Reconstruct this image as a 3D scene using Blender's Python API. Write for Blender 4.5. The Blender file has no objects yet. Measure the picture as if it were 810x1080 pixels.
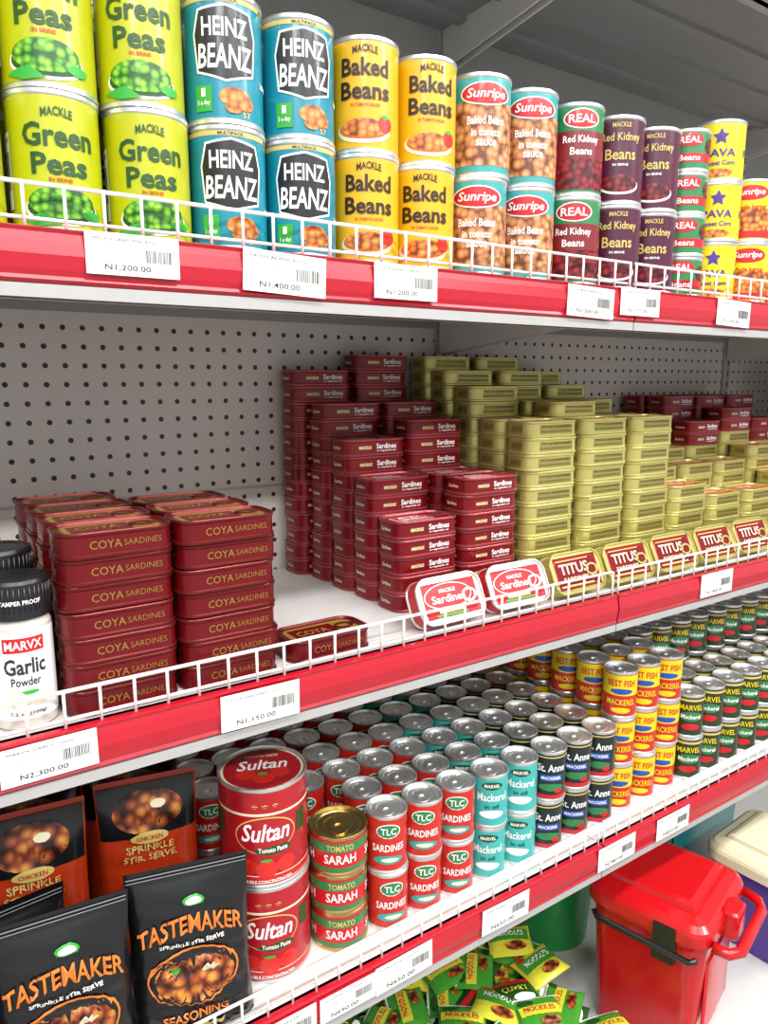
import bpy, bmesh, math, random
from mathutils import Vector, Matrix
random.seed(7)
sc = bpy.context.scene
H = 1.42                       # eye height of the photographer
T, M, B, DK = H+.118, H-.305, H-.702, .28   # top / middle / bottom shelf surfaces, base deck
UP = H+.585
RY = .66                       # front plane of the shelves
BY = 1.075                     # pegboard plane

def lin(h):
    h = h.lstrip('#')
    o = []
    for i in (0, 2, 4):
        c = int(h[i:i+2], 16)/255
        o.append(c/12.92 if c <= .04045 else ((c+.055)/1.055)**2.4)
    return (*o, 1)

MT = {}
def mat(name, col, rough=.4, metal=0., var=.06, scale=60, emit=0, coat=0, bump=0):
    if name in MT: return MT[name]
    m = bpy.data.materials.new(name); m.use_nodes = True
    nt = m.node_tree; b = nt.nodes['Principled BSDF']
    c = lin(col)
    tc = nt.nodes.new('ShaderNodeTexCoord')
    n = nt.nodes.new('ShaderNodeTexNoise'); n.inputs['Scale'].default_value = scale
    n.inputs['Detail'].default_value = 3
    nt.links.new(tc.outputs['Object'], n.inputs['Vector'])
    mx = nt.nodes.new('ShaderNodeMix'); mx.data_type = 'RGBA'
    mx.inputs[6].default_value = tuple(x*(1-var) for x in c[:3])+(1,)
    mx.inputs[7].default_value = tuple(min(1, x*(1+var)) for x in c[:3])+(1,)
    nt.links.new(n.outputs['Fac'], mx.inputs[0])
    nt.links.new(mx.outputs[2], b.inputs['Base Color'])
    b.inputs['Roughness'].default_value = rough
    b.inputs['Metallic'].default_value = metal
    if coat: b.inputs['Coat Weight'].default_value = coat; b.inputs['Coat Roughness'].default_value = .12
    if emit:
        b.inputs['Emission Color'].default_value = c; b.inputs['Emission Strength'].default_value = emit
    if bump:
        bp = nt.nodes.new('ShaderNodeBump'); bp.inputs['Strength'].default_value = bump
        bp.inputs['Distance'].default_value = .002
        nt.links.new(n.outputs['Fac'], bp.inputs['Height']); nt.links.new(bp.outputs[0], b.inputs['Normal'])
    MT[name] = m
    return m

def cellmat(name, cols, scale=130, rough=.35):
    m = bpy.data.materials.new(name); m.use_nodes = True
    nt = m.node_tree; b = nt.nodes['Principled BSDF']
    tc = nt.nodes.new('ShaderNodeTexCoord')
    v = nt.nodes.new('ShaderNodeTexVoronoi'); v.inputs['Scale'].default_value = scale
    nt.links.new(tc.outputs['Object'], v.inputs['Vector'])
    r = nt.nodes.new('ShaderNodeValToRGB')
    e = r.color_ramp.elements
    e[0].position = .15; e[0].color = lin(cols[0]); e[1].position = .75; e[1].color = lin(cols[2])
    k = e.new(.5); k.color = lin(cols[1])
    nt.links.new(v.outputs['Distance'], r.inputs[0])
    nt.links.new(r.outputs[0], b.inputs['Base Color'])
    b.inputs['Roughness'].default_value = rough
    MT[name] = m
    return m

# palette
P = dict(steel=('#eaeae8', .30, .90), gold=('#d0b878', .28, 1.), tingold=('#c8bd70', .32, .55), ridge=('#8f8340', .4, .5), white=('#f2f0ea', .4, 0),
 black=('#121214', .35, 0), peag=('#b0b40a', .33, 0), dgreen=('#1c4a16', .4, 0), red=('#c3151f', .35, 0),
 teal=('#118496', .3, 0), kgold=('#cdb566', .4, 0), ogold=('#a3823a', .35, .4), green=('#35a23a', .4, 0), yel=('#dca80a', .33, 0), brown=('#2c1408', .4, 0),
 orange=('#d9651a', .4, 0), steal=('#3b9a96', .35, 0), maroon=('#4e1230', .32, 0), kred=('#7c1a22', .35, 0), rgreen=('#2b7a45', .35, 0),
 yel2=('#dfc912', .33, 0), purple=('#4a2a86', .4, 0), coya=('#6c0a12', .27, .25), coya2=('#6a1a18', .28, .5), sard=('#780b14', .28, .2), sardt=('#9c4246', .28, .5),
 sultan=('#a81420', .3, 0), tlc=('#c02418', .3, 0), mteal=('#3aaaa3', .33, 0), stanne=('#12211f', .3, 0), bfy=('#e4c60c', .3, 0), bfr=('#c01f1a', .3, 0),
 mgreen=('#22351a', .3, 0), blue=('#1f4fa3', .4, 0), pouch=('#101012', .27, 0), porange=('#e2782a', .35, 0), cream=('#e8dcb8', .45, 0),
 grey=('#8b8b8b', .5, 0), ink=('#2a2a2a', .6, 0), dink=('#5a4c22', .4, .3), binred=('#c60f16', .25, 0), bingreen=('#1f9a48', .35, 0), binteal=('#0f6a68', .35, 0), binpurple=('#4b2f8f', .35, 0),
 noodg=('#3f8f2c', .25, 0), noody=('#cfc93a', .25, 0), tom=('#d0261c', .3, 0), jar=('#cfc9bd', .15, 0), lidblk=('#161617', .35, 0), packr=('#b0300f', .3, 0), lip=('#bab8b4', .3, .3))
for k, (c, r, me) in P.items(): mat(k, c, r, me, coat=.25 if me == 0 and r <= .35 else 0)
cellmat('beans', ['#e8a050', '#c8702a', '#7a3210'])
cellmat('beans2', ['#d9a878', '#b87848', '#6b3a20'], 110)
cellmat('peas', ['#9ccc3a', '#4f9a24', '#1f5212'], 170)
cellmat('kbeans', ['#a02a30', '#6d141e', '#2c060c'], 120)
cellmat('food', ['#d89038', '#8a3a18', '#2a0e06'], 75)
mat('shelfwhite', '#d4d0cb', .45); mat('shelfgrey', '#b4b2af', .35, .2); mat('undershade', '#8c8a88', .5); mat('plain', '#9b9995', .5); mat('railred', '#b41126', .3, coat=.4); mat('raildark', '#8e1226', .35)
mat('wire', '#f4f2ee', .3, coat=.4); mat('floorm', '#8f8a84', .3, scale=4, var=.1); mat('wallm', '#b9b6b0', .7, scale=5); mat('ceilm', '#e4e2de', .8, scale=5)
mat('darkm', '#2a2a2c', .6)
mat('tube', '#ffffff', .5, emit=6)

# pegboard
pm = bpy.data.materials.new('pegboard'); pm.use_nodes = True
nt = pm.node_tree; bs = nt.nodes['Principled BSDF']; bs.inputs['Roughness'].default_value = .45
tc = nt.nodes.new('ShaderNodeTexCoord'); sp = nt.nodes.new('ShaderNodeSeparateXYZ'); nt.links.new(tc.outputs['Object'], sp.inputs[0])
def mth(op, a, b=None):
    n = nt.nodes.new('ShaderNodeMath'); n.operation = op
    for i, x in enumerate((a, b)):
        if x is None: continue
        if isinstance(x, (int, float)): n.inputs[i].default_value = x
        else: nt.links.new(x, n.inputs[i])
    return n.outputs[0]
def cell(o):
    f = mth('SUBTRACT', mth('FRACT', mth('MULTIPLY', o, 40.)), .5)
    return mth('MULTIPLY', f, f)
d = mth('ADD', cell(sp.outputs[0]), cell(sp.outputs[2]))
hole = mth('LESS_THAN', d, .0205)
mx = nt.nodes.new('ShaderNodeMix'); mx.data_type = 'RGBA'
nt.links.new(hole, mx.inputs[0]); mx.inputs[6].default_value = lin('#d6cdc4'); mx.inputs[7].default_value = lin('#2b2523')
nt.links.new(mx.outputs[2], bs.inputs['Base Color'])
MT['pegboard'] = pm

# ---------- text ----------
TC = {}
def tmesh(s, bold=.012, shear=0.):
    k = (s, bold, shear)
    if k in TC: return TC[k]
    cu = bpy.data.curves.new('t', 'FONT'); cu.body = s; cu.offset = bold; cu.shear = shear; cu.resolution_u = 2
    ob = bpy.data.objects.new('t', cu); sc.collection.objects.link(ob)
    dg = bpy.context.evaluated_depsgraph_get(); dg.update()
    me = ob.evaluated_get(dg).to_mesh()
    V = [(v.co.x, v.co.y) for v in me.vertices]; F = [tuple(p.vertices) for p in me.polygons]
    ob.evaluated_get(dg).to_mesh_clear()
    bpy.data.objects.remove(ob); bpy.data.curves.remove(cu)
    x0 = min(v[0] for v in V); x1 = max(v[0] for v in V); y0 = min(v[1] for v in V); y1 = max(v[1] for v in V)
    V = [((x-x0)/(x1-x0)-.5, (y-y0)/(y1-y0)-.5) for x, y in V]
    TC[k] = (V, F)
    return TC[k]

def textgeo(s, w, h, bold, shear, step):
    V, F = tmesh(s, bold, shear)
    V = [(x*w, y*h) for x, y in V]
    if step and w > step:
        bm = bmesh.new(); bv = [bm.verts.new((x, y, 0)) for x, y in V]
        for f in F:
            try: bm.faces.new([bv[i] for i in f])
            except ValueError: pass
        n = int(w/step)
        for i in range(1, n+1):
            x = -w/2+i*w/(n+1)
            bmesh.ops.bisect_plane(bm, geom=bm.verts[:]+bm.edges[:]+bm.faces[:], plane_co=(x, 0, 0), plane_no=(1, 0, 0))
        bm.verts.index_update()
        V = [(v.co.x, v.co.y) for v in bm.verts]; F = [tuple(v.index for v in f.verts) for f in bm.faces]
        bm.free()
    return V, F

# ---------- mesh builder ----------
class MB:
    def __init__(s): s.v = []; s.f = []; s.m = []; s.sm = []; s.mats = []
    def mi(s, n):
        if n not in s.mats: s.mats.append(n)
        return s.mats.index(n)
    def add(s, V, F, m, smooth=False):
        o = len(s.v); s.v += [tuple(p) for p in V]; k = s.mi(m)
        for f in F: s.f.append(tuple(i+o for i in f)); s.m.append(k); s.sm.append(smooth)
    def lathe(s, prof, mats, segs=48, c=(0, 0)):
        for i in range(len(prof)-1):
            (r0, z0), (r1, z1) = prof[i], prof[i+1]
            V = []; F = []
            for j in range(segs):
                a = 2*math.pi*j/segs; ca, sa = math.cos(a), math.sin(a)
                V += [(c[0]+r0*ca, c[1]+r0*sa, z0), (c[0]+r1*ca, c[1]+r1*sa, z1)]
            for j in range(segs):
                k = (j+1) % segs
                if r0 < 1e-6: F.append((2*j, 2*k+1, 2*j+1))
                elif r1 < 1e-6: F.append((2*j, 2*k, 2*j+1))
                else: F.append((2*j, 2*k, 2*k+1, 2*j+1))
            s.add(V, F, mats[i] if isinstance(mats, (list, tuple)) else mats, True)
    def loft(s, w, d, rad, prof, mats, n=6, c=(0, 0)):
        def out(ins, z):
            ww, dd, rr = w/2-ins, d/2-ins, max(.0005, rad-ins)
            rr = min(rr, ww, dd); P_ = []
            for q, (sx, sy) in enumerate(((1, 1), (-1, 1), (-1, -1), (1, -1))):
                for i in range(n+1):
                    a = math.pi/2*(q+i/n)
                    P_.append((c[0]+sx*(ww-rr)+rr*math.cos(a), c[1]+sy*(dd-rr)+rr*math.sin(a), z))
            return P_
        for i in range(len(prof)-1):
            A = out(*prof[i]); Bq = out(*prof[i+1]); N = len(A)
            s.add(A+Bq, [(j, (j+1) % N, N+(j+1) % N, N+j) for j in range(N)], mats[i] if isinstance(mats, (list, tuple)) else mats, True)
        m0 = mats[0] if isinstance(mats, (list, tuple)) else mats; m1 = mats[-1] if isinstance(mats, (list, tuple)) else mats
        A = out(*prof[0]); s.add(A, [tuple(range(len(A)))[::-1]], m0)
        A = out(*prof[-1]); s.add(A, [tuple(range(len(A)))], m1)
    def box(s, x0, x1, y0, y1, z0, z1, m):
        V = [(x0, y0, z0), (x1, y0, z0), (x1, y1, z0), (x0, y1, z0), (x0, y0, z1), (x1, y0, z1), (x1, y1, z1), (x0, y1, z1)]
        s.add(V, [(0, 3, 2, 1), (4, 5, 6, 7), (0, 1, 5, 4), (1, 2, 6, 5), (2, 3, 7, 6), (3, 0, 4, 7)], m)
    def tube(s, pts, r, m, n=8):
        rings = []
        for i, p in enumerate(pts):
            p = Vector(p); a = Vector(pts[max(0, i-1)]); b = Vector(pts[min(len(pts)-1, i+1)])
            t = (b-a).normalized(); u = t.cross(Vector((.3, .2, 1) if abs(t.z) < .9 else (1, 0, 0))).normalized(); w = t.cross(u)
            rings.append([p+r*(u*math.cos(2*math.pi*k/n)+w*math.sin(2*math.pi*k/n)) for k in range(n)])
        V = [q for g in rings for q in g]; F = []
        for i in range(len(pts)-1):
            for k in range(n): F.append((i*n+k, i*n+(k+1) % n, (i+1)*n+(k+1) % n, (i+1)*n+k))
        F.append(tuple(range(n))[::-1]); F.append(tuple((len(pts)-1)*n+k for k in range(n)))
        s.add(V, F, m, True)
    def ring(s, cx, cy, z, rx, ry, wd, th, m, n=20):
        V = []; F = []
        for j in range(n):
            a = 2*math.pi*j/n; ca, sa = math.cos(a), math.sin(a)
            for rr, zz in ((0, z), (0, z+th), (wd, z+th), (wd, z)):
                V.append((cx+(rx-rr)*ca, cy+(ry-rr)*sa, zz))
        for j in range(n):
            k = (j+1) % n
            for q in range(4): F.append((4*j+q, 4*k+q, 4*k+(q+1) % 4, 4*j+(q+1) % 4))
        s.add(V, F, m)
    # art on a mapped surface
    def rect(s, mp, cx, cy, w, h, L, m, step=.004):
        step = step or 1.
        nx = max(1, int(w/step)); ny = max(1, int(h/.01)); off = .0003+L*.00025
        V = [mp(cx-w/2+w*i/nx, cy-h/2+h*j/ny, off) for j in range(ny+1) for i in range(nx+1)]
        F = [(j*(nx+1)+i, j*(nx+1)+i+1, (j+1)*(nx+1)+i+1, (j+1)*(nx+1)+i) for j in range(ny) for i in range(nx)]
        s.add(V, F, m, True)
    def poly(s, mp, pts, L, m):
        cx = sum(p[0] for p in pts)/len(pts); cy = sum(p[1] for p in pts)/len(pts)
        q = []
        for i in range(len(pts)):
            a, b = pts[i], pts[(i+1) % len(pts)]
            k = max(1, int(math.hypot(b[0]-a[0], b[1]-a[1])/.004))
            q += [(a[0]+(b[0]-a[0])*t/k, a[1]+(b[1]-a[1])*t/k) for t in range(k)]
        R = max(2, int(max(math.hypot(p[0]-cx, p[1]-cy) for p in pts)/.004)); N = len(q); off = .0003+L*.00025
        V = [mp(cx, cy, off)]; F = []
        for r in range(1, R+1):
            V += [mp(cx+(x-cx)*r/R, cy+(y-cy)*r/R, off) for x, y in q]
        for j in range(N):
            k = (j+1) % N
            F.append((0, 1+j, 1+k))
            for r in range(1, R): F.append((1+(r-1)*N+j, 1+r*N+j, 1+r*N+k, 1+(r-1)*N+k))
        s.add(V, F, m, True)
    def art(s, mp, ops, step=.004):
        for o in ops:
            k = o[0]
            if k == 'e':
                _, L, m, cx, cy, rx, ry = o
                n = max(10, int(rx/.0012)); n = min(n, 28)
                s.poly(mp, [(cx+rx*math.cos(2*math.pi*i/n), cy+ry*math.sin(2*math.pi*i/n)) for i in range(n)], L, m)
            elif k == 'r': _, L, m, cx, cy, w, h = o; s.rect(mp, cx, cy, w, h, L, m, step)
            elif k == 'p': _, L, m, pts = o; s.poly(mp, pts, L, m)
            elif k == 't':
                _, L, m, t, cx, cy, w, h = o[:8]; sh = o[8] if len(o) > 8 else 0.; arc = o[9] if len(o) > 9 else 0.; bd = o[10] if len(o) > 10 else .018
                V, F = textgeo(t, w, h, bd, sh, step)
                off = .0003+L*.00025
                s.add([mp(cx+x, cy+y-arc*x*x, off) for x, y in V], F, m)
    def mesh(s, name):
        me = bpy.data.meshes.new(name); me.from_pydata(s.v, [], s.f)
        for n in s.mats: me.materials.append(MT[n])
        me.polygons.foreach_set('material_index', s.m); me.polygons.foreach_set('use_smooth', s.sm); me.update()
        return me

def cyl(r): return lambda u, v, o: ((r+o)*math.sin(u/r), -(r+o)*math.cos(u/r), v)
def flat(u, v, o): return (u, -o, v)

def empty(name, loc=(0, 0, 0)):
    e = bpy.data.objects.new(name, None); e.location = loc; e.empty_display_size = .02
    sc.collection.objects.link(e); return e
def put(me, name, loc, rz=0, par=None, rx=0, ry=0, s=1):
    o = bpy.data.objects.new(name, me); sc.collection.objects.link(o)
    L = Vector(loc)
    if par: o.parent = par; L = L-par.location
    o.location = L; o.rotation_euler = (rx, ry, rz); o.scale = (s, s, s)
    return o

# ---------- cans ----------
def can(name, r, h, body, ops, lid='steel', tab=True, lidops=None, segs=48, lo=.005):
    b = MB()
    pr = [(0, .002), (r-.003, .002), (r-.002, 0), (r+.0008, .0004), (r+.0008, .0035), (r, .005), (r, h-.005), (r+.0008, h-.0035), (r+.0008, h-.0004), (r+.0002, h), (r-.0012, h), (r-.002, h-.0035), (r*.80, h-.0035), (r*.77, h-.003), (r*.74, h-.004), (r*.5, h-.004), (r*.47, h-.0036), (0, h-.0036)]
    ms = [lid]*5+[body]+[lid]*11
    b.lathe(pr, ms, segs)
    if tab:
        b.ring(0, -r*.30, h-.0034, r*.30, r*.38, r*.11, .0014, lid)
        b.box(-r*.14, r*.14, -r*.02, r*.26, h-.0036, h-.0020, lid)
    b.art(cyl(r), ops)
    if lidops: b.art(lambda u, v, o: (u, v, h-.0032+o), lidops, step=None)
    return b.mesh(name)
W = 2*math.pi*.0365
R1, H1 = .0365, .110
pods = [('e', 1, 'white', 0, .019, .030, .013), ('e', 2, 'dgreen', 0, .020, .028, .0115), ('e', 3, 'peas', 0, .024, .0265, .0125), ('p', 3, 'green', [(-.034, .010), (-.018, .005), (.0, .007), (-.014, .016)]), ('e', 4, 'green', .024, .016, .009, .004)]
ME = {}
ME['peas'] = can('pea_can', R1, H1, 'peag', pods+[('t', 2, 'dgreen', 'MACKLE', 0, .0935, .024, .007, 0, 12, .02), ('t', 2, 'dgreen', 'Green', 0, .0755, .056, .018, 0, 0, .025), ('t', 2, 'dgreen', 'Peas', 0, .0535, .044, .017, 0, 0, .025),
    ('t', 2, 'red', 'IN BRINE', 0, .0415, .018, .003), ('r', 1, 'white', -.056, .05, .022, .06), ('t', 2, 'ink', 'NUTRITION', -.056, .074, .018, .004), ('r', 2, 'grey', -.056, .05, .018, .03)])
ks = [(-.025, .044), (-.028, .074), (-.023, .093), (0, .097), (.023, .093), (.028, .074), (.025, .044), (0, .037)]
def sc_(p, k, c=(0, .067)): return [(c[0]+(x-c[0])*k, c[1]+(y-c[1])*k) for x, y in p]
ME['heinz'] = can('baked_bean_can', R1, H1, 'teal', [('r', 0, 'kgold', 0, .1025, W, .004), ('t', 1, 'ink', 'MULTIPACK', 0, .1025, .024, .0028), ('t', 1, 'ink', 'MULTIPACK', .05, .1025, .024, .0028), ('p', 1, 'white', sc_(ks, 1.07)), ('p', 2, 'black', ks),
    ('t', 3, 'white', 'HEINZ', 0, .080, .041, .0155), ('t', 3, 'white', 'BEANZ', 0, .056, .050, .020, .1), ('r', 2, 'green', -.021, .021, .016, .022), ('t', 3, 'white', '1', -.021, .026, .004, .007), ('t', 3, 'white', '5 a day', -.021, .017, .012, .005),
    ('e', 1, 'beans', .008, .023, .015, .0085), ('e', 2, 'beans', .016, .018, .010, .006), ('e', 3, 'beans', .006, .014, .008, .005), ('t', 2, 'kgold', '57', .018, .009, .008, .005), ('r', 1, 'white', -.06, .05, .02, .06), ('r', 2, 'teal', -.06, .05, .016, .05), ('t', 2, 'white', 'baked beans', .052, .04, .03, .006)])
bowl = [('e', 1, 'cream', -.002, .021, .029, .012), ('e', 2, 'orange', -.002, .023, .026, .010), ('e', 3, 'beans', -.002, .024, .024, .0088), ('e', 4, 'tom', .021, .028, .008, .008), ('e', 5, 'green', .020, .035, .004, .002)]
ME['bb'] = can('baked_bean_can', R1, H1, 'yel', bowl+[('t', 2, 'brown', 'MACKLE', 0, .098, .026, .007, 0, 12, .02), ('t', 2, 'brown', 'Baked', 0, .081, .050, .017, 0, 0, .025), ('t', 2, 'brown', 'Beans', 0, .059, .052, .017, 0, 0, .025), ('t', 2, 'red', 'IN TOMATO SAUCE', 0, .0455, .030, .003), ('r', 1, 'white', -.052, .062, .024, .07),
    ('r', 2, 'ink', -.052, .08, .018, .001), ('r', 2, 'ink', -.052, .072, .018, .001), ('r', 2, 'ink', -.052, .064, .018, .001), ('r', 2, 'ink', -.052, .056, .018, .001), ('r', 2, 'ink', -.052, .048, .018, .001)])
ME['sun'] = can('baked_bean_can', R1, H1, 'steal', [('r', 0, 'beans2', 0, .046, W, .068), ('e', 1, 'white', 0, .088, .031, .0125), ('e', 2, 'red', 0, .088, .029, .011), ('t', 3, 'white', 'Sunripe', 0, .087, .046, .013, .2), ('t', 2, 'white', 'Baked Beans', 0, .060, .044, .009), ('t', 2, 'white', 'in tomato', 0, .047, .034, .008), ('t', 2, 'white', 'sauce', 0, .036, .024, .007)])
ME['real'] = can('kidney_bean_can', R1, H1, 'rgreen', [('r', 0, 'kbeans', 0, .026, W, .036), ('r', 0, 'kred', 0, .060, W, .034), ('e', 1, 'white', 0, .091, .024, .012), ('e', 2, 'red', 0, .091, .022, .0105), ('t', 3, 'white', 'REAL', 0, .091, .034, .010), ('t', 2, 'white', 'Red Kidney', 0, .066, .046, .011), ('t', 2, 'white', 'Beans', 0, .053, .028, .009)])
ME['maroon'] = can('kidney_bean_can', R1, H1, 'maroon', [('e', 1, 'white', 0, .024, .027, .012), ('e', 2, 'kbeans', 0, .026, .025, .011), ('t', 2, 'kgold', 'MACKLE', 0, .098, .024, .006), ('t', 2, 'kgold', 'Red Kidney', 0, .082, .052, .013), ('t', 2, 'kgold', 'Beans', 0, .062, .040, .014), ('t', 2, 'white', 'IN BRINE', 0, .049, .02, .003)])
ME['sg'] = can('vegetable_can', .033, .058, 'rgreen', [('r', 0, 'red', 0, .019, .21, .012), ('e', 1, 'red', 0, .043, .02, .009), ('t', 2, 'white', 'REAL', 0, .043, .03, .009), ('t', 2, 'white', 'Beans', 0, .019, .03, .008), ('e', 1, 'kbeans', .038, .035, .015, .012)])
star = lambda u, v, q: ('p', 1, 'purple', [(u+q*math.cos(math.pi/2+i*math.pi/5)*(1 if i % 2 == 0 else .5), v+q*math.sin(math.pi/2+i*math.pi/5)*(1 if i % 2 == 0 else .5)) for i in range(10)])
ME['yel'] = can('sweetcorn_can', .0375, .086, 'yel2', [star(0, .062, .012), ('t', 2, 'purple', 'PAVA', 0, .040, .044, .011), ('t', 2, 'purple', 'Sweet Corn', 0, .026, .044, .007), ('e', 1, 'beans', 0, .012, .02, .006), star(.06, .062, .012), star(-.06, .062, .012), ('t', 2, 'purple', 'PAVA', .06, .04, .04, .011), ('t', 2, 'purple', 'PAVA', -.06, .04, .04, .011)])
ME['sun2'] = can('chickpea_can', R1, .094, 'yel2', [('r', 0, 'beans', 0, .03, W, .04), ('e', 1, 'red', 0, .074, .029, .011), ('t', 2, 'white', 'Sunripe', 0, .074, .044, .012, .2), ('t', 2, 'red', 'Whole kernel', 0, .053, .05, .007), ('r', 1, 'red', 0, .012, W, .01)])

sul = []
for i in range(3):
    u = (i-1)*.109
    sul += [('e', 1, 'kgold', u, .067, .036, .023), ('e', 2, 'sultan', u, .067, .0345, .0215), ('t', 3, 'white', 'Sultan', u, .071, .056, .022, .25), ('e', 2, 'dgreen', u+.008, .049, .022, .006), ('t', 3, 'white', 'Tomato Paste', u+.008, .049, .034, .006),
            ('e', 1, 'tom', u-.022, .028, .012, .011), ('e', 2, 'tom', u, .025, .013, .012), ('e', 1, 'tom', u+.023, .028, .012, .011), ('e', 3, 'green', u, .036, .007, .002), ('t', 2, 'kgold', '* * *', u, .103, .03, .006), ('t', 2, 'white', 'DOUBLE CONCENTRATED', u, .0095, .06, .004), ('p', 1, 'dgreen', [(u+.040, .06), (u+.054, .06), (u+.054, .085), (u+.040, .085)])]
ME['sultan'] = can('tomato_paste_tin', .052, .1245, 'sultan', [('r', 0, 'cream', 0, .093, .327, .003), ('r', 0, 'cream', 0, .012, .327, .010), ('r', 1, 'red', 0, .012, .327, .008)]+sul, tab=False, segs=64,
    lidops=[('e', 0, 'cream', 0, 0, .049, .049), ('e', 1, 'sultan', 0, 0, .046, .046), ('e', 2, 'tom', -.02, -.012, .012, .012), ('e', 2, 'tom', .02, -.012, .012, .012), ('e', 3, 'tom', 0, -.024, .013, .012), ('t', 3, 'white', 'Sultan', 0, .008, .06, .022, .25), ('e', 4, 'green', 0, -.014, .006, .003), ('t', 3, 'cream', 'TOMATO PASTE', 0, .028, .04, .006)])
def rep(f, r, n):
    o = []
    for i in range(n): o += f(2*math.pi*r*(i/n)-(0 if i <= n/2 else 2*math.pi*r))
    return o
C = .080    # small fish can height
ME['sarah'] = can('tomato_paste_tin', .036, .052, 'red', [('r', 0, 'rgreen', 0, .038, .226, .012), ('r', 0, 'rgreen', 0, .009, .226, .006)]+rep(lambda u: [('t', 2, 'kgold', 'TOMATO', u, .038, .034, .008), ('t', 2, 'white', 'SARAH', u, .023, .04, .012)], .036, 4), lid='gold')
ME['tlc'] = can('canned_sardines', .0268, C, 'tlc', rep(lambda u: [('e', 1, 'white', u, .060, .016, .010), ('e', 2, 'rgreen', u, .060, .0145, .0088), ('t', 3, 'white', 'TLC', u, .060, .02, .009), ('t', 2, 'white', 'SARDINES', u, .037, .042, .010), ('e', 1, 'steal', u, .020, .02, .006), ('e', 2, 'cream', u+.002, .020, .012, .003)], .0268, 3), segs=36)
ME['mteal'] = can('canned_mackerel', .0268, C, 'mteal', rep(lambda u: [('t', 2, 'white', 'Mackerel', u, .048, .042, .012), ('e', 1, 'dgreen', u, .065, .015, .006), ('t', 2, 'white', 'MARVEL', u, .065, .022, .005), ('e', 1, 'white', u, .022, .018, .006), ('t', 2, 'ink', 'in oil', u, .034, .02, .006)], .0268, 3), segs=36)
ME['anne'] = can('canned_mackerel', .0268, C, 'stanne', [('r', 0, 'red', 0, .009, .169, .006), ('r', 0, 'kgold', 0, .0715, .169, .002)]+rep(lambda u: [('t', 2, 'white', 'St. Anne', u, .055, .042, .012), ('r', 1, 'blue', u, .039, .034, .010), ('t', 2, 'white', 'MACKEREL', u, .039, .030, .005), ('e', 1, 'rgreen', u, .024, .019, .006), ('e', 1, 'red', u+.012, .018, .007, .004)], .0268, 3), segs=36)
ME['bf'] = can('canned_mackerel', .0268, C, 'bfr', [('r', 0, 'bfy', 0, .057, .169, .034)]+rep(lambda u: [('t', 2, 'bfr', 'BEST FISH', u, .061, .044, .011), ('e', 1, 'blue', u, .047, .018, .005), ('t', 2, 'bfy', 'MACKEREL', u, .029, .046, .010), ('e', 1, 'bfy', u, .015, .016, .005)], .0268, 3), segs=36)
ME['mgr'] = can('canned_mackerel', .0268, C, 'mgreen', [('r', 0, 'kgold', 0, .070, .169, .004)]+rep(lambda u: [('t', 2, 'bfy', 'MARVEL', u, .057, .040, .010), ('e', 1, 'rgreen', u, .040, .02, .009), ('t', 2, 'white', 'Mackerel', u, .040, .034, .008), ('e', 1, 'red', u, .021, .016, .006)], .0268, 3), segs=36)

# ---------- sardine tins ----------
TW, TD, TH = .105, .060, .0245
def tin(name, body, rim, top, ops_f, ops_side, ops_top, h=TH):
    b = MB()
    pr = [(.004, 0), (.0005, .0004), (0, .0012), (0, .003), (.0012, .0042), (.0012, h-.0042), (0, h-.003), (0, h-.0008), (.0006, h), (.0022, h), (.0032, h-.0022), (.009, h-.0022), (.010, h-.0016), (.0115, h-.0022)]
    b.loft(TW, TD, .019, pr, [body]+[rim]*3+[body]*2+[rim]*5+[top]*2+[top])
    b.art(lambda u, v, o: (u, -TD/2+.0012-o, v), ops_f, step=None)
    b.art(lambda u, v, o: (-u, TD/2-.0012+o, v), ops_f, step=None)
    b.art(lambda u, v, o: (-TW/2+.0012-o, -u, v), ops_side, step=None)
    b.art(lambda u, v, o: (TW/2-.0012+o, u, v), ops_side, step=None)
    b.art(lambda u, v, o: (u, v, h-.0022+o), ops_top, step=None)
    b.ring(TW/2-.024, 0, h-.0016, .012, .009, .003, .0012, rim)
    b.box(TW/2-.016, TW/2-.008, -.003, .003, h-.002, h-.0006, rim)
    return b.mesh(name)
ME['coya'] = tin('sardine_tin', 'coya', 'coya2', 'ogold', [('t', 1, 'ogold', 'COYA', -.012, .0125, .028, .0075, 0, 0, 0), ('t', 1, 'ogold', 'SARDINES', .021, .0125, .034, .0055, 0, 0, -.01)], [('t', 1, 'ogold', 'SARDINES', 0, .0125, .018, .004)], [('r', 0, 'coya', -.01, 0, .055, .032), ('t', 1, 'ogold', 'COYA', -.012, 0, .04, .014)])
ME['mack'] = tin('sardine_tin', 'sard', 'sardt', 'sard', [('t', 1, 'white', 'Sardines', .014, .0142, .034, .0075, 0, 0, .02), ('t', 1, 'white', 'in vegetable oil', .014, .0075, .032, .003), ('r', 0, 'ogold', -.022, .0125, .022, .005), ('t', 1, 'cream', 'MACKLE', -.022, .0125, .020, .004)], [('t', 1, 'cream', 'Sardines', 0, .0125, .020, .005)],
    [('r', 0, 'white', -.012, -.002, .058, .026), ('r', 1, 'red', -.012, -.002, .055, .023), ('t', 2, 'white', 'MACKLE', -.012, .005, .034, .007), ('t', 2, 'white', 'Sardines', -.012, -.006, .044, .010)])
bars = [('r', 0, 'ridge', -.033+i*.0022, .0122, .0008, .0135) for i in range(31)]
dots = bars+[('t', 1, 'dink', 'TITUS SARDINES', .0, .0160, .064, .0035), ('t', 1, 'dink', 'XXXXXXXXXXXXXXXX', 0, .0090, .066, .0035, 0, 0, 0)]
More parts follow.
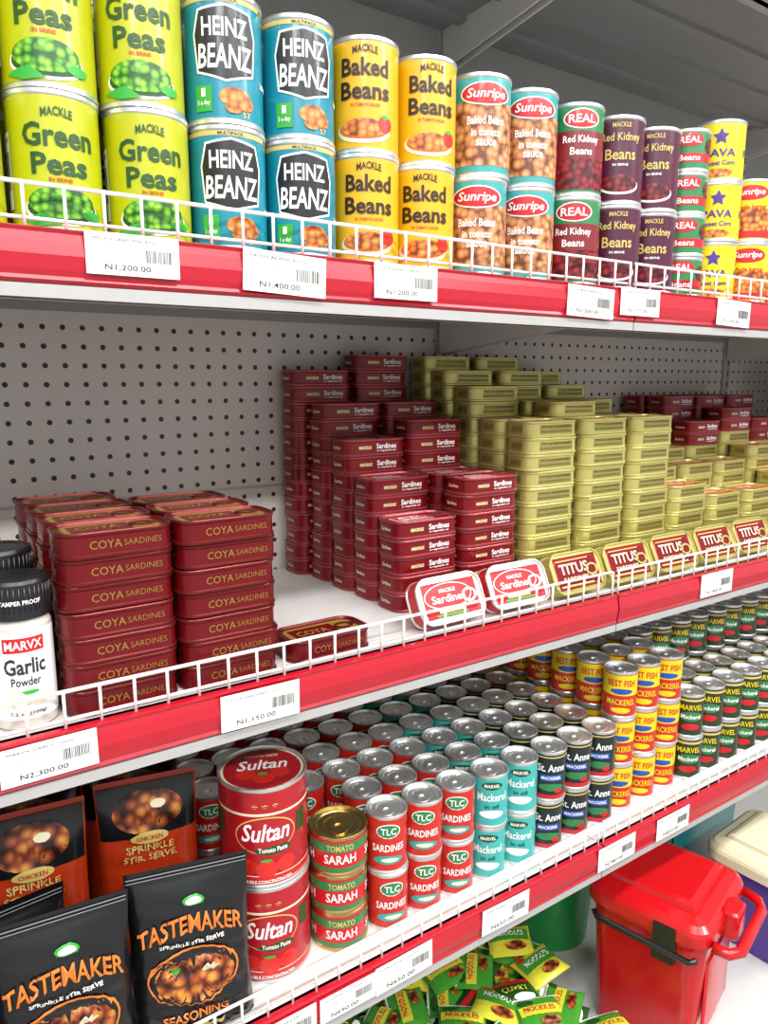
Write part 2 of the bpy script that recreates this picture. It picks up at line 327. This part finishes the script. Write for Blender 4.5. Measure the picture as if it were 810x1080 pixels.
ME['titus'] = tin('sardine_tin', 'tingold', 'tingold', 'red', dots, [('r', 0, 'ridge', -.010+i*.0022, .0122, .0008, .0135) for i in range(10)]+[('t', 1, 'dink', 'XXXXXX', 0, .0125, .022, .006, 0, 0, 0)], [('t', 2, 'white', 'TITUS', -.010, .004, .045, .013), ('t', 2, 'kgold', 'SARDINES', -.010, -.011, .05, .006)])
ME['mackf'] = tin('sardine_tin', 'red', 'steel', 'red', [], [], [('r', 0, 'red', 0, 0, .086, .044), ('e', 1, 'white', -.004, .004, .038, .0165), ('e', 2, 'red', -.004, .004, .0365, .0152), ('t', 3, 'white', 'MACKLE', -.004, .011, .026, .005), ('t', 3, 'white', 'Sardines', -.004, .001, .054, .010), ('r', 3, 'cream', -.004, -.0145, .04, .004), ('r', 3, 'green', -.004, -.0195, .05, .003)])
ME['titusf'] = tin('sardine_tin', 'tingold', 'tingold', 'red', [], [], [('r', 0, 'sard', 0, 0, .086, .046), ('r', 1, 'kgold', -.006, -.018, .066, .0025), ('r', 1, 'kgold', -.006, .018, .066, .0015), ('t', 2, 'cream', 'TITUS', -.006, .006, .058, .015), ('t', 2, 'cream', 'SARDINES', -.006, -.009, .05, .006)])

# ---------- pouches ----------
def pouch(name, w, h, th, body, ops, top_seal=True, pillow=False):
    b = MB(); rnd = random.Random(len(name)*7+int(w*1000))
    ph = [rnd.uniform(0, 6) for _ in range(6)]
    def bulge(u, v):
        U = min(1, abs(2*u/w)); V = min(1, max(0, v/h))
        ex = math.sqrt(max(0, 1-U**2.6))
        t = math.sin(math.pi*min(1, max(0, V)))**.6 if pillow else (min(1, V*12+.55))*max(0, 1-(V/.93)**2.6)**.7 if V < .93 else 0
        wr = 1+.10*math.sin(38*U+ph[0]+9*V)*math.sin(17*V+ph[1])+.07*math.sin(55*V+ph[2]+u*60)+.05*math.sin(90*u+ph[3])*math.sin(31*V)
        return th/2*ex*t*wr+.0006
    def fm(u, v, o): return (u*(1-.05*math.sin(math.pi*min(1, v/h))), -bulge(u, v)-o*2.4, v)
    def bk(u, v, o): return (u*(1-.05*math.sin(math.pi*min(1, v/h))), bulge(u, v)+o, v)
    nx, ny = (26, 34) if not pillow else (16, 14)
    for f, fl in ((fm, 0), (bk, 1)):
        V = [f(-w/2+w*i/nx, h*j/ny, -.0003 if f is fm else 0) for j in range(ny+1) for i in range(nx+1)]
        F = []
        for j in range(ny):
            for i in range(nx):
                q = (j*(nx+1)+i, j*(nx+1)+i+1, (j+1)*(nx+1)+i+1, (j+1)*(nx+1)+i)
                F.append(q[::-1] if fl else q)
        b.add(V, F, body, True)
    V = []; F = []      # bottom gusset
    for i in range(nx+1):
        u = -w/2+w*i/nx; V += [fm(u, 0, 0), bk(u, 0, 0)]
    for i in range(nx): F.append((2*i, 2*i+1, 2*i+3, 2*i+2))
    b.add(V, F, body)
    b.art(fm, ops, step=.004)
    return b.mesh(name)
ME['taste'] = pouch('seasoning_pouch', .130, .190, .05, 'pouch', [('r', 0, 'grey', 0, .184, .126, .0012), ('r', 0, 'grey', 0, .180, .126, .001),
    ('t', 3, 'porange', 'TASTEMAKER', 0, .132, .114, .019, 0, 4, .02), ('e', 2, 'green', .004, .154, .012, .006), ('e', 3, 'white', .004, .154, .009, .004), ('t', 2, 'white', 'SPRINKLE STIR SERVE', 0, .112, .07, .004),
    ('e', 1, 'porange', .0, .075, .050, .031), ('e', 2, 'pouch', .0, .075, .048, .029), ('e', 3, 'food', .002, .073, .043, .024), ('e', 4, 'cream', .018, .083, .010, .005), ('e', 4, 'green', -.02, .085, .006, .003), ('t', 2, 'porange', 'SEASONING', 0, .032, .07, .008), ('r', 2, 'kgold', 0, .018, .06, .005)])
ME['stir'] = pouch('stir_in_sauce_pouch', .114, .248, .045, 'packr', [('r', 0, 'pouch', 0, .211, .110, .060), ('e', 1, 'food', 0, .209, .040, .024), ('e', 2, 'cream', .012, .216, .009, .005), ('e', 2, 'kgold', 0, .180, .022, .007), ('t', 3, 'red', 'CHICKEN', 0, .180, .03, .005), ('t', 2, 'kgold', 'SPRINKLE', 0, .168, .055, .008), ('t', 2, 'kgold', 'STIR, SERVE.', 0, .157, .062, .008), ('e', 1, 'food', 0, .112, .04, .030), ('r', 1, 'pouch', 0, .03, .108, .03)])
ME['nood'] = pouch('noodle_packet', .080, .066, .018, 'noodg', [('r', 1, 'noody', 0, .036, .072, .018), ('t', 2, 'red', 'NOODLES', 0, .038, .056, .010), ('e', 1, 'food', .012, .016, .018, .008), ('r', 1, 'white', 0, .062, .076, .003), ('e', 1, 'dgreen', -.02, .052, .014, .006)], pillow=True)
ME['nood2'] = pouch('noodle_packet', .082, .067, .018, 'noody', [('r', 1, 'noodg', 0, .040, .074, .026), ('t', 2, 'white', 'NOODLES', 0, .042, .056, .012), ('e', 1, 'food', .01, .016, .020, .009), ('e', 1, 'red', -.025, .056, .01, .005)], pillow=True)
ME['nood3'] = pouch('noodle_packet', .081, .067, .018, 'dgreen', [('r', 1, 'red', 0, .050, .070, .010), ('t', 2, 'noody', 'CURRY', 0, .032, .05, .012), ('e', 1, 'white', .01, .014, .020, .008)], pillow=True)
ME['redbag'] = pouch('snack_bag', .14, .20, .05, 'kred', [('t', 2, 'kgold', 'SPICE', 0, .13, .08, .02), ('e', 1, 'food', 0, .07, .045, .035)])

# ---------- spice jar ----------
def jar(kind='garlic'):
    b = MB(); r = .0265
    b.lathe([(0, .001), (r-.003, 0), (r, .003), (r, .094), (r-.002, .099), (r-.003, .103)], ['jar']*6, 40)
    b.lathe([(r+.0006, .101), (r+.001, .102), (r+.001, .132), (r-.0005, .135), (r-.006, .1355), (r-.008, .1345), (0, .1345)], ['lidblk']*6, 40)
    for i in range(40):
        a = 2*math.pi*i/40
        b.tube([((r+.001)*math.cos(a), (r+.001)*math.sin(a), .108), ((r+.001)*math.cos(a), (r+.001)*math.sin(a), .130)], .0007, 'lidblk', 5)
    L = []
    for u in (-.0, .083, -.083):
        L += [('r', 0, 'white', u, .051, .082, .080), ('r', 1, 'red', u, .079, .034, .013), ('t', 2, 'white', 'MARVX', u, .079, .03, .008), ('t', 2, 'ink', 'Garlic', u, .060, .034, .015, 0, 0, .025), ('t', 2, 'ink', 'Powder', u, .046, .024, .008),
              ('e', 1, 'cream', u-.006, .030, .010, .009), ('e', 2, 'white', u-.006, .029, .006, .008), ('e', 1, 'cream', u+.010, .028, .007, .006), ('e', 2, 'green', u+.002, .036, .008, .002), ('t', 2, 'ink', '7.2 oz (100g)', u, .0165, .03, .004)]
    L += [('t', 1, 'white', 'TAMPER PROOF', 0, .117, .034, .004), ('t', 1, 'white', 'TAMPER PROOF', -.055, .117, .034, .004)]
    b.art(cyl(r+.0002), L[:-2]); b.art(cyl(r+.0018), L[-2:])
    return b.mesh('spice_jar')
ME['jar'] = jar()

# ---------- placing ----------
def face(x, y): return -math.atan2(x, y)
def cans(gname, key, h, spots, levels, base, k=.8, jr=.12, jit=.0008):
    g = empty(gname, (spots[0][0], spots[0][1], base))
    for (x, y) in spots:
        lv = levels(x, y) if callable(levels) else levels
        for l in range(lv):
            r = face(x, y)*k+random.uniform(-jr, jr)
            put(ME[key], 'can', (x+random.uniform(-jit, jit), y+random.uniform(-jit, jit), base+l*h), r, g)
    return g
R4 = [.713+.0765*k for k in range(4)]
def cols(xs, ys): return [(x, y) for x in xs for y in ys]
cans('green_pea_cans', 'peas', H1, cols([-.009, .0685, .146, .2225], R4), 2, T, jit=.0015)
cans('baked_bean_cans', 'heinz', H1, cols([.300, .378], R4), 2, T, k=.6)
cans('baked_bean_cans', 'bb', H1, cols([.457, .535], R4), 2, T, k=.75)
cans('baked_bean_cans', 'sun', H1, cols([.616, .698], R4), 2, T, k=.8, jit=.002)
cans('kidney_bean_cans', 'real', H1, cols([.780], R4), 2, T)
cans('kidney_bean_cans', 'maroon', H1, cols([.862, .942], R4), 2, T, jit=.0015)
cans('vegetable_cans', 'sg', .058, cols([1.018], R4), 4, T, jit=.002)
cans('sweetcorn_cans', 'yel', .086, cols([1.10], [.715, .793, .871, .949]), 3, T, jit=.002)
cans('chickpea_cans', 'sun2', .094, cols([1.188, 1.266], R4), 2, T)
cans('kidney_bean_cans', 'maroon', H1, cols([1.35, 1.43, 1.51], R4), 2, T)

R5 = [.720+.0575*k for k in range(6)]
sp1 = cols([.491, .549, .607], R5)+cols([.433, .375], R5[2:])+cols([.317], R5[3:])
cans('canned_sardines', 'tlc', C, sp1, 2, B, jit=.0012)
cans('canned_mackerel', 'mteal', C, cols([.668, .727], R5), 2, B, jit=.0015)
cans('canned_mackerel', 'anne', C, cols([.786, .844, .902], R5), 2, B, jit=.0012)
cans('canned_mackerel', 'bf', C, cols([.962, 1.022, 1.082], [y+.01 for y in R5]), 3, B, jit=.0015)
cans('canned_mackerel', 'mgr', C, cols([1.142+.06*i for i in range(9)], R5), lambda x, y: 2 if y < .78 else 3, B, jit=.0012)
cans('tomato_paste_tins', 'sultan', .1245, [(.335, .753)], 2, B, k=1., jr=.04)
cans('tomato_paste_tins', 'sarah', .052, [(.4255, .732)], 3, B, k=.9)
jg = cans('spice_jars', 'jar', .1355, [(.084, .704), (.027, .706), (.0, .765), (.03, .83), (-.03, .704)], 1, M, k=.9, jr=.08)
put(ME['jar'], 'jar', (.078, .766, M), -.1, jg, s=1.11)

def tins(gname, key, spec):
    g = empty(gname, (spec[0][0], spec[0][1], M))
    for x, y, n in spec:
        for l in range(n):
            put(ME[key], 'tin', (x+random.uniform(-.0015, .0015), y+random.uniform(-.0012, .0012), M+l*TH), random.uniform(-.016, .016), g)
    return g
Y0 = [.705, .7685, .832, .8955]
tins('sardine_tin_stack', 'coya', [(.167, y, 7) for y in Y0]+[(.2755, y, 7) for y in Y0[:3]])
tins('sardine_tin_stack', 'coya', [(.394, .71, 1)])
Y1 = [.790+.0625*k for k in range(4)]+[1.0375]
hm = [(5, 7, 8), (7, 7, 9), (9, 10, 10), (11, 11, 12), (13, 14, 14)]
spec = []
for k, y in enumerate(Y1):
    for c in range(2): spec.append((.59+c*.111-(.016 if k == 4 else 0), y, hm[k][c]))
tins('sardine_tin_stack', 'mack', spec)
hg = [(10, 10, 10), (10, 11, 10), (12, 11, 11), (13, 13, 12), (14, 14, 13)]
tins('sardine_tin_stack', 'titus', [(.822+c*.117, y, hg[k][c]) for k, y in enumerate(Y1) for c in range(3)])
hg = [(5, 4, 4, 5, 5), (6, 6, 6, 7, 6), (8, 7, 7, 8, 7), (9, 8, 8, 8, 8), (10, 9, 8, 8, 8)]
tins('sardine_tin_stack', 'titus', [(1.17+c*.115, y, hg[k][c]) for k, y in enumerate(Y1) for c in range(5)])
g = empty('sardine_tin_stack', (1.40, Y1[2], M+7*TH))
for k in (2, 3, 4):
    for c in (2, 3, 4):
        for l in range(hg[k][c], hg[k][c]+2+(k > 2)): put(ME['mack'], 'tin', (1.17+c*.115, Y1[k], M+l*TH), random.uniform(-.02, .02), g)
# display tins leaning on the fence side, lids facing the aisle
def lean(gname, key, xs):
    g = empty(gname, (xs[0], .70, M))
    a = math.radians(64)
    for x in xs:
        put(ME[key], 'tin', (x, .7065, M+.030*math.sin(a)+.0005), random.uniform(-.03, .03), g, rx=a)
lean('sardine_tin_display', 'mackf', [.565, .680])
lean('sardine_tin_display', 'titusf', [.795+.112*i for i in range(7)])

# pouches
def pch(gname, key, L):
    g = empty(gname, (L[0][0], L[0][1], B))
    for x, y, rz, lean_ in L: put(ME[key], 'pouch', (x, y, B+.001), rz, g, rx=lean_)
pch('seasoning_pouches', 'taste', [(.096, .704, -.10, -.04), (.223, .702, -.24, -.05), (-.04, .706, 0, -.05), (.045, .746, .10, -.01), (-.09, .750, 0, -.01)])
pch('stir_in_sauce_pouches', 'stir', [(.088, .806, -.12, -.03), (.212, .803, -.2, -.03), (-.03, .806, 0, -.03), (.09, .857, -.1, -.03), (.208, .857, -.2, -.03), (.09, .912, -.1, -.03), (-.05, .862, 0, -.03), (.20, .912, -.1, -.03)])

# noodle packets pile on base deck
g = empty('noodle_packet_pile', (.7, .8, DK))
for l in range(7):
    for i in range(11):
        for j in range(6):
            x = .26+i*.066+random.uniform(-.015, .015); y = .60+j*.077+random.uniform(-.012, .012)
            if x > .90 or (l > 4 and y > .9): continue
            q = random.random()
            put(ME['nood' if q < .5 else 'nood2' if q < .8 else 'nood3'], 'packet', (x, y, DK+.016+l*.0175), random.uniform(-1.2, 1.2), g, rx=math.radians(-90)+random.uniform(-.18, .18), ry=random.uniform(-.12, .12))

# ---------- bins ----------
def bin_(w, d, h, body, lid, latch=True):
    b = MB(); r = .035
    b.loft(w, d, r, [(.022, 0), (.018, .004), (.004, h-.03), (.0, h-.028), (.0, h-.012), (.004, h-.010)], body, 8)
    b.loft(w+.012, d+.012, r, [(.004, h-.018), (0, h-.016), (0, h+.002), (.003, h+.008), (.012, h+.016), (.028, h+.022), (.034, h+.0225), (.036, h+.030), (.045, h+.034)], lid, 8)
    b.loft(w*.6, .006, .003, [(0, h*.25), (0, h*.75)], body, 3, c=(0, -d/2+.006))
    if latch:
        b.box(-w/2-.010, -w/2+.004, -d*.28, -d*.10, h-.06, h+.004, 'lidblk')
        b.loft(.05, .03, .01, [(.002, h-.035), (0, h-.032), (0, h+.010), (.004, h+.014)], lid, 5, c=(0, -d/2-.012))
        b.tube([(-w*.42, -d/2-.006, h-.012), (-w*.40, -d/2-.030, h-.016), (-w*.30, -d/2-.042, h-.018), (w*.30, -d/2-.042, h-.018), (w*.40, -d/2-.030, h-.016), (w*.42, -d/2-.006, h-.012)], .009, lid, 10)
        b.tube([(-w/2-.004, d*.42, h-.030), (-w/2-.009, d*.38, h-.038), (-w/2-.009, -d*.40, h-.040), (-w/2-.004, -d*.45, h-.034)], .0055, 'lidblk', 8)
    return b.mesh('bin')
put(bin_(.205, .20, .262, 'binred', 'binred'), 'flip_lid_bin', (1.070, .690, DK), math.radians(15))
put(bin_(.20, .19, .195, 'binpurple', 'cream', False), 'flip_lid_bin', (1.425, .68, DK), math.radians(4))
put(bin_(.34, .18, .32, 'binteal', 'binteal', False), 'flip_lid_bin', (1.43, .93, DK), 0)
b = MB(); b.lathe([(0, .002), (.076, 0), (.092, .225), (.098, .227), (.098, .242), (.093, .243), (.090, .225), (.072, .006), (0, .006)], 'bingreen', 40)
b.tube([(.098*math.cos(t), -.098*math.sin(t)*.6-.01, .225-.09*math.sin(t)) for t in [math.pi*i/14 for i in range(15)]], .003, 'wire', 8)
put(b.mesh('bucket'), 'plastic_bucket', (1.07, .955, DK))

# ---------- shelving ----------
def bay(x0, x1):
    def P_(b, n): put(b.mesh(n), n, (0, 0, 0))
    b = MB(); b.box(x0+.0005, x1-.0005, BY, BY+.012, 0, T-.03, 'pegboard'); b.box(x0+.0005, x1-.0005, BY, BY+.012, T-.03, 2.5, 'plain')
    for z in (DK+.02, B-.02, M+.135, T+.15, T+.30, UP+.2): b.box(x0+.014, x1-.014, BY-.0012, BY, z, z+.0035, 'shelfgrey')
    b.box(x0+.0005, x0+.013, BY-.006, BY, 0, 2.5, 'shelfgrey'); b.box(x1-.013, x1-.0005, BY-.006, BY, 0, 2.5, 'shelfgrey')
    for i in range(90): b.box(x0+.003, x0+.007, BY-.0065, BY-.0058, .1+i*.026, .114+i*.026, 'darkm')
    P_(b, 'pegboard_back_panel')
    for n, S in enumerate((B, M, T, UP)):
        b = MB()
        b.box(x0+.001, x1-.001, RY+.006, BY-.007, S-.004, S, 'shelfwhite')
        b.box(x0+.001, x1-.001, RY+.006, BY-.007, S-.014, S-.004, 'undershade')  # underside and ribs in darker grey, shadow below the deck painted in
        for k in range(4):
            y = RY+.06+k*.095; b.box(x0+.01, x1-.01, y, y+.02, S-.022, S-.014, 'undershade')
        b.box(x0+.001, x1-.001, RY+.004, RY+.012, S-.054, S, 'lip')
        b.box(x0+.001, x1-.001, RY-.002, RY+.024, S-.054, S-.0435, 'lip')
        for xb in (x0+.008, x1-.010):
            V = [(xb, RY+.03, S-.014), (xb, RY+.03, S-.034), (xb, BY-.01, S-.075), (xb, BY-.01, S-.014)]
            V += [(x+.003, y, z) for x, y, z in V]
            b.add(V, [(0, 1, 2, 3), (7, 6, 5, 4), (0, 4, 5, 1), (1, 5, 6, 2), (2, 6, 7, 3), (3, 7, 4, 0)], 'shelfwhite')
        pf = [(RY+.006, S+.0003), (RY-.001, S+.0003), (RY-.004, S-.001), (RY-.0025, S-.004), (RY-.004, S-.010), (RY-.0055, S-.021), (RY-.004, S-.032), (RY-.0025, S-.037), (RY-.004, S-.040), (RY-.001, S-.043), (RY+.006, S-.0425)]
        for i in range(len(pf)-1):
            a, c = pf[i], pf[i+1]
            b.add([(x0+.0015, *a), (x1-.0015, *a), (x1-.0015, *c), (x0+.0015, *c)], [(0, 3, 2, 1)], 'railred', False)
        for xx in (x0+.0015, x1-.0015): b.add([(xx, *p) for p in pf], [tuple(range(len(pf)))], 'raildark')
        P_(b, 'store_shelf')
        b = MB(); yw = RY+.006
        a0, a1 = x0+.006, x1-.006
        b.tube([(a0, yw, S+.0335), (a1, yw, S+.0335)], .0019, 'wire')
        b.tube([(a0, yw, S+.007), (a1, yw, S+.007)], .0017, 'wire')
        nb = 29
        for i in range(nb+1):
            x = a0+(a1-a0)*i/nb; b.tube([(x, yw-.0028, S+.0005), (x, yw-.0028, S+.0345)], .0015, 'wire', 6)
        P_(b, 'wire_shelf_guard')
    b = MB(); b.box(x0+.001, x1-.001, .54, BY-.007, DK-.02, DK, 'shelfwhite'); b.box(x0+.001, x1-.001, .56, .57, 0, DK-.02, 'shelfgrey'); b.box(x0+.001, x1-.001, .533, .5395, DK-.045, DK, 'railred')
    P_(b, 'shelf_base')
for i in range(-1, 3): bay(-.05+.9*i, .85+.9*i)
pg = empty('snack_bags', (2.0, .8, M))
for i in range(4):
    for k in range(3): put(ME['redbag'], 'bag', (1.86+i*.15, .76+k*.1, M+.001), 0, pg, rx=-.1)
    for k in range(2): put(ME['redbag'], 'bag', (1.86+i*.15, .82+k*.1, M+.195), 0, pg, rx=-.1, s=.75)

# ---------- price tags ----------
def tag(x0, x1, S, price, item, dz=0, rot=0., s=.96):
    w = .09; b = MB()
    b.box(-w/2, w/2, 0, .0006, -.0195, .0195, 'white')
    b.art(flat, [('t', 0, 'ink', item, -.008, .0135, .06, .0028, 0, 0, 0), ('t', 0, 'ink', price, -.006, -.0125, .044, .0062, 0, 0, .01), ('t', 0, 'grey', '17/06 SKU 40112', -.018, .006, .03, .002, 0, 0, 0)], step=None)
    rr = random.Random(int(x0*1000)); x = .012
    while x < .038:
        q = rr.choice((.0004, .0007, .001)); b.box(x, x+q, -.0002, 0, -.006, .006, 'ink'); x += q+rr.choice((.0005, .0008))
    o = put(b.mesh('price_tag'), 'price_tag', ((x0+x1)/2, RY-.0068, S-.0215+dz), 0, s=s); o.rotation_euler = (0, rot, 0)
for a in [(.147, .232, T, 'N1,200.00', 'MACKLE GREEN PEAS 400G', .005, .0, .86), (.285, .376, T, 'N1,400.00', 'HEINZ BEANS 415G', .001, .04), (.428, .514, T, 'N1,200.00', 'MACKLE BAKED BEANS', .003, 0, .9), (.71, .807, T, 'N1,000.00', 'SUNRIPE BEANS', -.001, .03), (.812, .9, T, 'N1,770.00', 'KIDNEY BEANS 400G', .004, 0, .9), (1.025, 1.127, T, 'N1,500.00', 'SWEET CORN', .0, .03),
          (.05, .136, M, 'N2,300.00', 'MARVX GARLIC 100G', .003, -.01, .88), (.25, .334, M, 'N1,150.00', 'COYA SARDINES 125G', .0, .01), (1.04, 1.14, M, 'N1,400.00', 'TITUS SARDINES', .003, 0), (-.05, .04, M, 'N950.00', 'SPICE MIX', -.004, 0),
          (.265, .345, B, 'N3,200.00', 'TOMATO PASTE', 0, 0), (.353, .43, B, 'N690.00', 'TOMATO TIN', .001, 0, .85), (.43, .517, B, 'N650.00', 'SARDINES 155G', .002, -.02), (.6, .69, B, 'N650.00', 'MACKEREL 155G', .002, .02), (.83, .926, B, 'N780.00', 'ST ANNE 155G', .003, 0), (.97, 1.07, B, 'N850.00', 'BEST FISH 155G', .001, 0)]:
    tag(*a)

# ---------- room ----------
def slab(name, x0, x1, y0, y1, z0, z1, m):
    b = MB(); b.box(x0, x1, y0, y1, z0, z1, m); put(b.mesh(name), name, (0, 0, 0))
slab('floor', -3, 5, -2.5, 1.3, -.05, 0, 'floorm')
slab('ceiling', -3, 5, -2.5, 1.3, 3.0, 3.05, 'ceilm')
slab('wall_back', -3, 5, 1.25, 1.3, 0, 3.0, 'wallm')

def lamp(x, y, e):
    g = empty('fluorescent_light_fixture', (x, y, 2.97))
    b = MB(); b.box(-.65, .65, -.10, .10, 0, .03, 'ceilm'); put(b.mesh('housing'), 'housing', (x, y, 2.97), 0, g)
    for s in (-.05, .05):
        b = MB(); b.tube([(-.6, 0, 0), (.6, 0, 0)], .013, 'tube', 12); put(b.mesh('tube'), 'tube', (x, y+s, 2.952), 0, g)
    L = bpy.data.lights.new('light', 'AREA'); L.shape = 'RECTANGLE'; L.size = 1.2; L.size_y = .2; L.energy = e; L.color = (.97, .985, 1)
    o = bpy.data.objects.new('light', L); sc.collection.objects.link(o); o.parent = g; o.location = (0, 0, -.04)
for x in (-.9, .7, 2.3):
    lamp(x, -.35, 30)
    lamp(x, -1.7, 58)

w = bpy.data.worlds.new('World'); sc.world = w; w.use_nodes = True
w.node_tree.nodes['Background'].inputs[0].default_value = (.95, .97, 1, 1); w.node_tree.nodes['Background'].inputs[1].default_value = .72

# ---------- camera ----------
cam = bpy.data.cameras.new('Camera'); co = bpy.data.objects.new('Camera', cam); sc.collection.objects.link(co); sc.camera = co
cam.sensor_fit = 'VERTICAL'; cam.sensor_height = 24; cam.sensor_width = 18; cam.lens = 24*780/1080; cam.clip_start = .01
ya, pi_ = math.radians(34.1), math.radians(10.2)
fw = Vector((math.sin(ya)*math.cos(pi_), math.cos(ya)*math.cos(pi_), -math.sin(pi_)))
rt = Vector((math.cos(ya), -math.sin(ya), 0)); up = rt.cross(fw)
m = Matrix((rt, up, -fw)).transposed().to_4x4(); m.translation = (0, 0, H)
co.matrix_world = m
sc.view_settings.view_transform = 'Standard'
